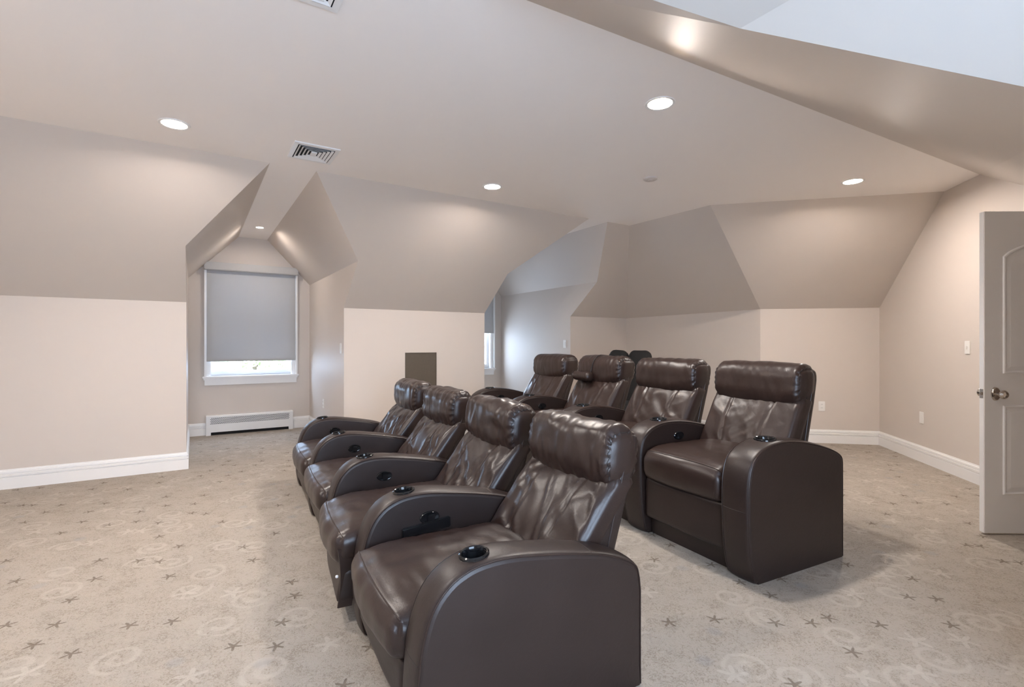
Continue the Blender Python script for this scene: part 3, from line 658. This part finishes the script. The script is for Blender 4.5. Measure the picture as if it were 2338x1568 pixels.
def recliner(row, loc, rz, W, label, seed, near_arm=False, wrinkle=1.0, tray=False, pillow=False, open_foot=0.0, lean=0.0, lever=True):
    R_ = ROWS[row]; kz, ky = R_['kz'], R_['ky']; root = empty('theater_recliner', loc, rz); tag(root, label, 'recliner', 'brown leather theater recliners, %s row' % row)
    hw = (W - R_['aw']) / 2 - .004; rnd = random.Random(seed)
    build_arm(R_, -W / 2, root, 1 if lever else None, tray, .295, .600 if row == 'back' else .450)
    if near_arm: build_arm(R_, W / 2, root)
    Z = lambda z: z * kz
    # plinth
    MB().bbox(-hw, hw, .05, .72, 0.0, Z(.12), .006).build('base', M['leather_smooth'], root)
    # footrest panel
    ph = (Z(R_['seat_z'] - .085) - Z(.112)) / 2
    Pp, Ff, U = rbox((24, 6, 16), hw - .002, .05, ph, (.02, .03, .03))
    Pp[:, 1] += -.010 * (1 - U[:, 0] ** 2) + .004 * nz3(Pp, (5, 5, 5), seed)
    sw = np.clip((U[:, 2] - 1) * -.5, 0, 1) * 0
    Pp += np.array([0, .045, Z(.112) + ph])
    if open_foot:
        # panel stands proud at the near side
        Pp[:, 1] -= open_foot * (.6 + .4 * U[:, 0]) * (1 - .3 * U[:, 2])
    if open_foot:
        st = []
        for q in np.linspace(0, 1, 12): st.append((hw - .012, -.012 - open_foot + .012 * math.sin(q * 3.1), Z(.09) + (Z(R_['seat_z']) - Z(.07)) * q))
        fl = MB(); vv = []; ff = []
        for q in st: vv += [(q[0], q[1], q[2]), (q[0] + .006, q[1] + .002, q[2]), (q[0] + .008, q[1] + .06, q[2]), (q[0] + .002, q[1] + .06, q[2])]
        for i_ in range(len(st) - 1):
            for j_ in range(4): ff.append((i_ * 4 + j_, i_ * 4 + (j_ + 1) % 4, i_ * 4 + 4 + (j_ + 1) % 4, i_ * 4 + 4 + j_))
        ff += [(3, 2, 1, 0), (len(vv) - 4, len(vv) - 3, len(vv) - 2, len(vv) - 1)]
        flp = mesh_obj('loose_flap', vv, ff, M['leather'], root, True)
        MB().lathe([(0, -.007), (.006, -.004), (.007, 0), (.006, .004), (0, .007)], 14, 'z', (hw - .004, -.014 - open_foot, Z(.09) + (Z(R_['seat_z']) - Z(.07)) * .55)).build('clip', M['metal_white'], flp, True)
    mesh_obj('footrest_panel', Pp.tolist(), Ff, M['leather_smooth'], root, True, 60)
    # seat cushion with waterfall front and crowned top
    Pp, Ff, U = rbox((40, 44, 14), hw, .33, Z(.095), (.05, .05, Z(.075)))
    top = sstep(-.2, .9, U[:, 2]); x, y = U[:, 0], U[:, 1]
    Pp[:, 2] += top * Z(.040) * (1 - x ** 2 * .8) * (1 - np.clip(-y - .35, 0, 1) * .9)
    fr = sstep(.55, 1.0, -y); Pp[:, 1] -= fr * .030 * (1 - x ** 2)
    Pp[:, 2] -= top * sstep(.5, 1, -y) * Z(.018)
    wr = nz3(Pp, (7, 22, 9), seed) * .004 + nz3(Pp, (14, 5, 5), seed + 5) * .003
    edge = sstep(.75, .97, np.abs(x)); wr += edge * .003 * np.sin(Pp[:, 1] * 190 + 3 * nz3(Pp, (6, 6, 6), seed))
    Pp[:, 2] += top * wr * wrinkle; Pp[:, 1] -= fr * wr * wrinkle * .8
    Pp[:, 2] -= top * .006 * np.exp(-((y + .80) / .035) ** 2)
    if open_foot:
        Pp[:, 1] -= open_foot * .8 * sstep(.2, 1, -y) * (.6 + .4 * x); Pp[:, 2] += open_foot * .25 * sstep(.2, 1, -y) * x
    Pp += np.array([0, .295, Z(R_['seat_z'])])
    seat = mesh_obj('seat_cushion', Pp.tolist(), Ff, M['leather'], root, True, 70)
    sp = []; ti = np.where(U[:, 2] > .999)[0]; rows_ = np.unique(np.round(U[ti, 1], 5)); r0 = rows_[np.argmin(np.abs(rows_ + .865))]
    for k in sorted([q for q in ti if abs(U[q, 1] - r0) < 1e-4], key=lambda q: U[q, 0])[1:-1]: sp.append((Pp[k, 0], Pp[k, 1], Pp[k, 2] + .0008))
    MB().tube(sp, .0026, 6).build('piping', M['leather'], seat, True)
    # back: shell, lower cushion and headrest follow a front and a rear curve (y over z)
    bw = min(R_['back_w'] / 2, hw + .012)
    fF, fR = R_['yF'], R_['yR']; dl = lean
    yF = lambda z: np.interp(z, [p[0] for p in fF], [p[1] for p in fF]) + dl * np.clip(z - .3, 0, 1)
    yR = lambda z: np.interp(z, [p[0] for p in fR], [p[1] for p in fR]) + dl * np.clip(z - .3, 0, 1)
    (c0, c1), (h0, h1) = R_['zc'], R_['zh']
    # shell
    zs0, zs1 = .16, h1 - .035
    Pp, Ff, U = rbox((14, 10, 26), bw - .006, .5, (zs1 - zs0) / 2, (.025, .22, .05)); Pp[:, 2] += (zs0 + zs1) / 2
    z = Pp[:, 2]; ya = np.maximum(yF(z) + .045, yR(z) - .17); yb = yR(z); Pp[:, 1] = ya + (Pp[:, 1] + .5) * (yb - ya)
    shell = mesh_obj('back_shell', Pp.tolist(), Ff, M['leather_smooth'], root, True, 60)
    for sx in (-1, 1):
        zz_ = np.linspace(zs0 + .30 * kz, zs1 - .03, 16); pts = [(sx * (bw - .005), float(yR(q)) - .055, float(q)) for q in zz_]
        MB().tube(pts, .0028, 6).build('seam', M['leather'], shell, True)
    # lower back cushion
    hc = (c1 - c0) / 2
    Pp, Ff, U = rbox((60, 10, 48), bw, .065, hc, (.035, .045, .05)); x, zz = U[:, 0], U[:, 2]
    front = sstep(-.1, 1.0, -U[:, 1]); inner = sstep(1.0, .72, np.abs(x))
    dy = -.022 * (1 - x ** 2) * (1 - zz ** 2)
    for sxm in (-.36, .36):
        xs = sxm * (1 + .20 * zz) + .02 * np.sin(zz * 2 + seed)
        dy += .011 * np.exp(-((x - xs) / .018) ** 2) - .004 * np.exp(-((x - xs) / .11) ** 2)
    wx = x + .25 * nz3(np.stack([x, zz, x * 0], 1), (1.6, 1.6, 1), seed + 50); wz = zz + .25 * nz3(np.stack([x, zz, x * 0], 1), (1.6, 1.6, 1), seed + 60)
    sgn = np.where(x > 0, 1.0, -1.0)
    diag = nz3(np.stack([wx + .55 * wz, wz - .2 * wx, x * 0], 1), (3.3, 1.2, 1), seed); diag2 = nz3(np.stack([wx - .8 * wz, wz * .6 + wx * .6, x * 0], 1), (2.7, 1.4, 1), seed + 9)
    soft = nz3(np.stack([x, zz, x * 0], 1), (2.2, 2.0, 1), seed + 20)
    fold = (.55 - np.abs(diag) * 1.9) * .011 + (.5 - np.abs(diag2) * 1.8) * .007 + soft * .008
    dy -= wrinkle * fold * inner
    dy += .014 * sstep(.45, 1.0, zz)
    Pp[:, 2] += (c0 + c1) / 2; Pp[:, 1] = yF(Pp[:, 2]) + .065 + Pp[:, 1] + front * dy
    bc = mesh_obj('back_cushion', Pp.tolist(), Ff, M['leather'], root, True, 75)
    fr_i = np.where(U[:, 1] < -.999)[0]
    for sxm in (-.36, .36):
        pts = []
        for t_ in np.linspace(-.8, .62, 30):
            xs = sxm * (1 + .20 * t_) + .02 * math.sin(t_ * 2 + seed); k = fr_i[np.argmin((U[fr_i, 0] - xs) ** 2 + (U[fr_i, 2] - t_) ** 2)]; pts.append((xs * bw, Pp[k, 1], Pp[k, 2]))
        ys = np.convolve([pts[0][1]] * 2 + [q[1] for q in pts] + [pts[-1][1]] * 2, np.ones(5) / 5, 'valid'); zs_ = np.linspace(pts[0][2], pts[-1][2], len(pts))
        MB().tube([(q[0], ys[i] + .001, zs_[i]) for i, q in enumerate(pts)], .0018, 6).build('seam', M['stitch'], bc, True)
    # headrest pillow, lower rim sagging in the middle
    hp = (h1 - h0) / 2; zc_ = (h0 + h1) / 2; y0 = float(yF(h0 + .02)) - .012; y1 = float(yR(h1)) + .001; hd = (y1 - y0) / 2
    Pp, Ff, U = rbox((68, 18, 36), bw * .999, hd, hp, (.045, hd * .85, hp * .80)); x, zz = U[:, 0], U[:, 2]
    front = sstep(-.3, 1, -U[:, 1]); ang = np.arctan2(Pp[:, 2] / hp, -Pp[:, 1] / hd)
    Pp[:, 2] -= sstep(.3, -1, zz) * .034 * kz * (1 - x ** 2)
    Pp[:, 2] -= sstep(.2, 1, zz) * .016 * kz * x ** 4
    Pp[:, 1] -= front * .014 * (1 - x ** 2)
    gat = sstep(.76, .97, np.abs(x)) * sstep(1.0, .985, np.abs(x) * .999)
    pleat = np.sin(ang * 19 + 2.4 * nz3(Pp, (6, 6, 6), seed + 31)) * .0055 * gat
    xa = np.stack([x + .06 * ang, ang, x * 0], 1)
    vf = nz3(xa, (5.5, .8, 1), seed + 40); wr2 = (.4 - np.abs(vf) * 1.7) * .006 + nz3(xa, (2, 1.6, 1), seed + 41) * .008
    rad = np.stack([np.zeros(len(x)), Pp[:, 1], Pp[:, 2]], 1); rl = np.linalg.norm(rad, axis=1)[:, None] + 1e-6
    Pp += rad / rl * ((pleat * (.5 + wrinkle * .4) + wr2 * wrinkle * sstep(1.0, .8, np.abs(x)))[:, None])
    Pp[:, 1] += (y0 + y1) / 2 + Pp[:, 2] * .06; Pp[:, 2] += zc_
    hr = mesh_obj('headrest', Pp.tolist(), Ff, M['leather'], root, True, 75)
    for sx in (-1, 1):
        cols_ = np.unique(np.round(U[:, 0], 6)); cx_ = cols_[np.argmin(np.abs(cols_ - sx * .955))]
        ids = [k for k in np.where(np.abs(U[:, 0] - cx_) < 1e-5)[0] if -.8 < math.atan2(U[k, 2], -U[k, 1]) < 1.9]
        ids.sort(key=lambda k: math.atan2(U[k, 2], -U[k, 1])); ring = [tuple(Pp[k]) for k in ids]
        MB().tube(ring, .0022, 6).build('seam', M['stitch'], hr, True)
    if pillow:
        Pp, Ff, U = rbox((24, 12, 12), .135, .048, .046, (.03, .046, .044)); Pp[:, 1:] += (nz3(Pp, (9, 9, 9), 3) * .005)[:, None]
        Pp += np.array([-.155, y0 - .045, h0 + .045])
        nr_ = mesh_obj('neck_roll', Pp.tolist(), Ff, M['leather'], root, True, 70)
        st = [(-.05, y0 - .03, h0 + .085), (-.045, y0 - .019, h0 + .13), (-.04, y0 - .012, h1 - .075), (-.035, y0 + .022, h1 - .02), (-.03, y0 + .07, h1 + .004), (-.03, y1 - .03, h1 - .004)]
        MB().tube(catmull(st, k=5), .0045, 6).build('strap', M['stitch'], nr_, True)
    return root
def place_row(row, cups, zc, info):
    R_ = ROWS[row]; pts = [gp(x, y, zc) for x, y in cups]; P = np.array([(p.x, p.y) for p in pts]); c = P.mean(0)
    u, s, vt = np.linalg.svd(P - c); d = vt[0]; d = d if d[1] > 0 else -d            # along the row, towards the far end
    t = (P - c) @ d
    far = V((d[0], d[1], 0)); xax = -far; yax = V((-xax.y, xax.x, 0)); rz = math.atan2(xax.y, xax.x)
    pos = [V((c[0], c[1], 0)) + far * q for q in t]
    for i in range(4):
        W = t[i + 1] - t[i]; mid = (pos[i] + pos[i + 1]) / 2 - yax * R_['cup_y']
        recliner(row, mid, rz, W, **info[i])
    return pos, rz
front_info = [dict(label='nearest front row recliner, with a black tray bracket on its inner armrest', seed=1, near_arm=True, wrinkle=1.25, tray=True, lean=.0),
              dict(label='second front row recliner from the viewer, its footrest panel hanging slightly open', seed=2, wrinkle=1.5, open_foot=.055, lean=.0),
              dict(label='third front row recliner from the viewer, second from the centre wall', seed=3, wrinkle=1.2, lean=.0),
              dict(label='farthest front row recliner, nearest the centre wall panel', seed=4, wrinkle=1.0, lean=.04)]
back_info = [dict(label='nearest back row recliner, smooth, with its whole right armrest showing', seed=11, near_arm=True, wrinkle=.55, lean=-.05),
             dict(label='second back row recliner from the open door side, without a neck roll', seed=12, wrinkle=.7, lean=0),
             dict(label='back row recliner with a round neck roll hanging on its headrest', seed=13, wrinkle=1.0, pillow=True, lean=.05),
             dict(label='farthest back row recliner, in front of the daylit dormer', seed=14, wrinkle=.45, lean=.06)]
place_row('front', [(1086, 1286), (930, 1135), (823, 1054), (767, 998), (742, 961)], .53, front_info)
place_row('back', [(1750, 1007), (1496, 962), (1334, 928), (1208, 905), (1118, 888)], .69, back_info)

# ------------------------------------------------------------------ black chair in the far corner
p = V((1.24, 6.1, 0)); root = empty('corner_chair', p, R(-40)); tag(root, 'black padded chair behind the back row in the far corner', 'chair')
def lobe(nm, sx, cx_, h, seed):
    Pp, Ff, U = rbox((20, 8, 24), sx, .07, .34, (.09, .05, .12)); Pp[:, 1] -= .02 * (1 - U[:, 0] ** 2); Pp += (nz3(Pp, (6, 6, 6), seed) * .006)[:, None]
    Pp[:, 2] += h; Pp[:, 0] += cx_; Pp[:, 1] += .28 + (Pp[:, 2] - .5) * .2
    return mesh_obj(nm, Pp.tolist(), Ff, M['blackfab'], root, True, 60)
lobe('backrest_half', .140, -.143, .785, 3); lobe('backrest_half', .150, .150, .785, 8)
Pp, Ff, U = rbox((20, 20, 8), .28, .27, .07, (.05, .05, .05)); Pp[:, 2] += .42 + .02 * (1 - U[:, 0] ** 2) * (U[:, 2] > 0); mesh_obj('seat', Pp.tolist(), Ff, M['blackfab'], root, True, 60)
for sx in (-1, 1):
    for sy in (-1, 1): MB().tube([(sx * .22, sy * .20, .37), (sx * .25, sy * .23, 0.0)], .016, 10).build('leg', M['black'], root, True)

# ------------------------------------------------------------------ tree outside the near dormer window
rnd = random.Random(5)
def tree(loc, label, rad, seed):
    rnd = random.Random(seed); root = empty('tree', loc); tag(root, label, 'tree')
    mb = MB()
    for k in range(1400):
        a, b = rnd.random() * 6.283, math.acos(2 * rnd.random() - 1); r = rad * (.55 + .45 * rnd.random()); c = V((r * math.sin(b) * math.cos(a), r * math.sin(b) * math.sin(a), 2.2 + r * math.cos(b)))
        u = V((rnd.gauss(0, 1), rnd.gauss(0, 1), rnd.gauss(0, 1))).normalized(); w = u.orthogonal().normalized(); q = .07 + .06 * rnd.random()
        mb.add([c + u * q, c + w * q * .5, c - u * q, c - w * q * .5], [(0, 1, 2, 3)])
    o = mb.build('foliage', M['leaf'], root); o['kind'] = 'stuff'
    MB().tube([(0, 0, -3.2), (.05, 0, 0), (0, .05, 2.2)], .14, 10).build('trunk', M['bark'], root, True)
tree(L(-1.0, 9.5, -1.4), 'green treetop outside the near dormer window, left in the gap', 1.2, 1)
tree(L(1.5, 10.5, -1.6), 'green treetop outside the near dormer window, right in the gap', 1.1, 2)
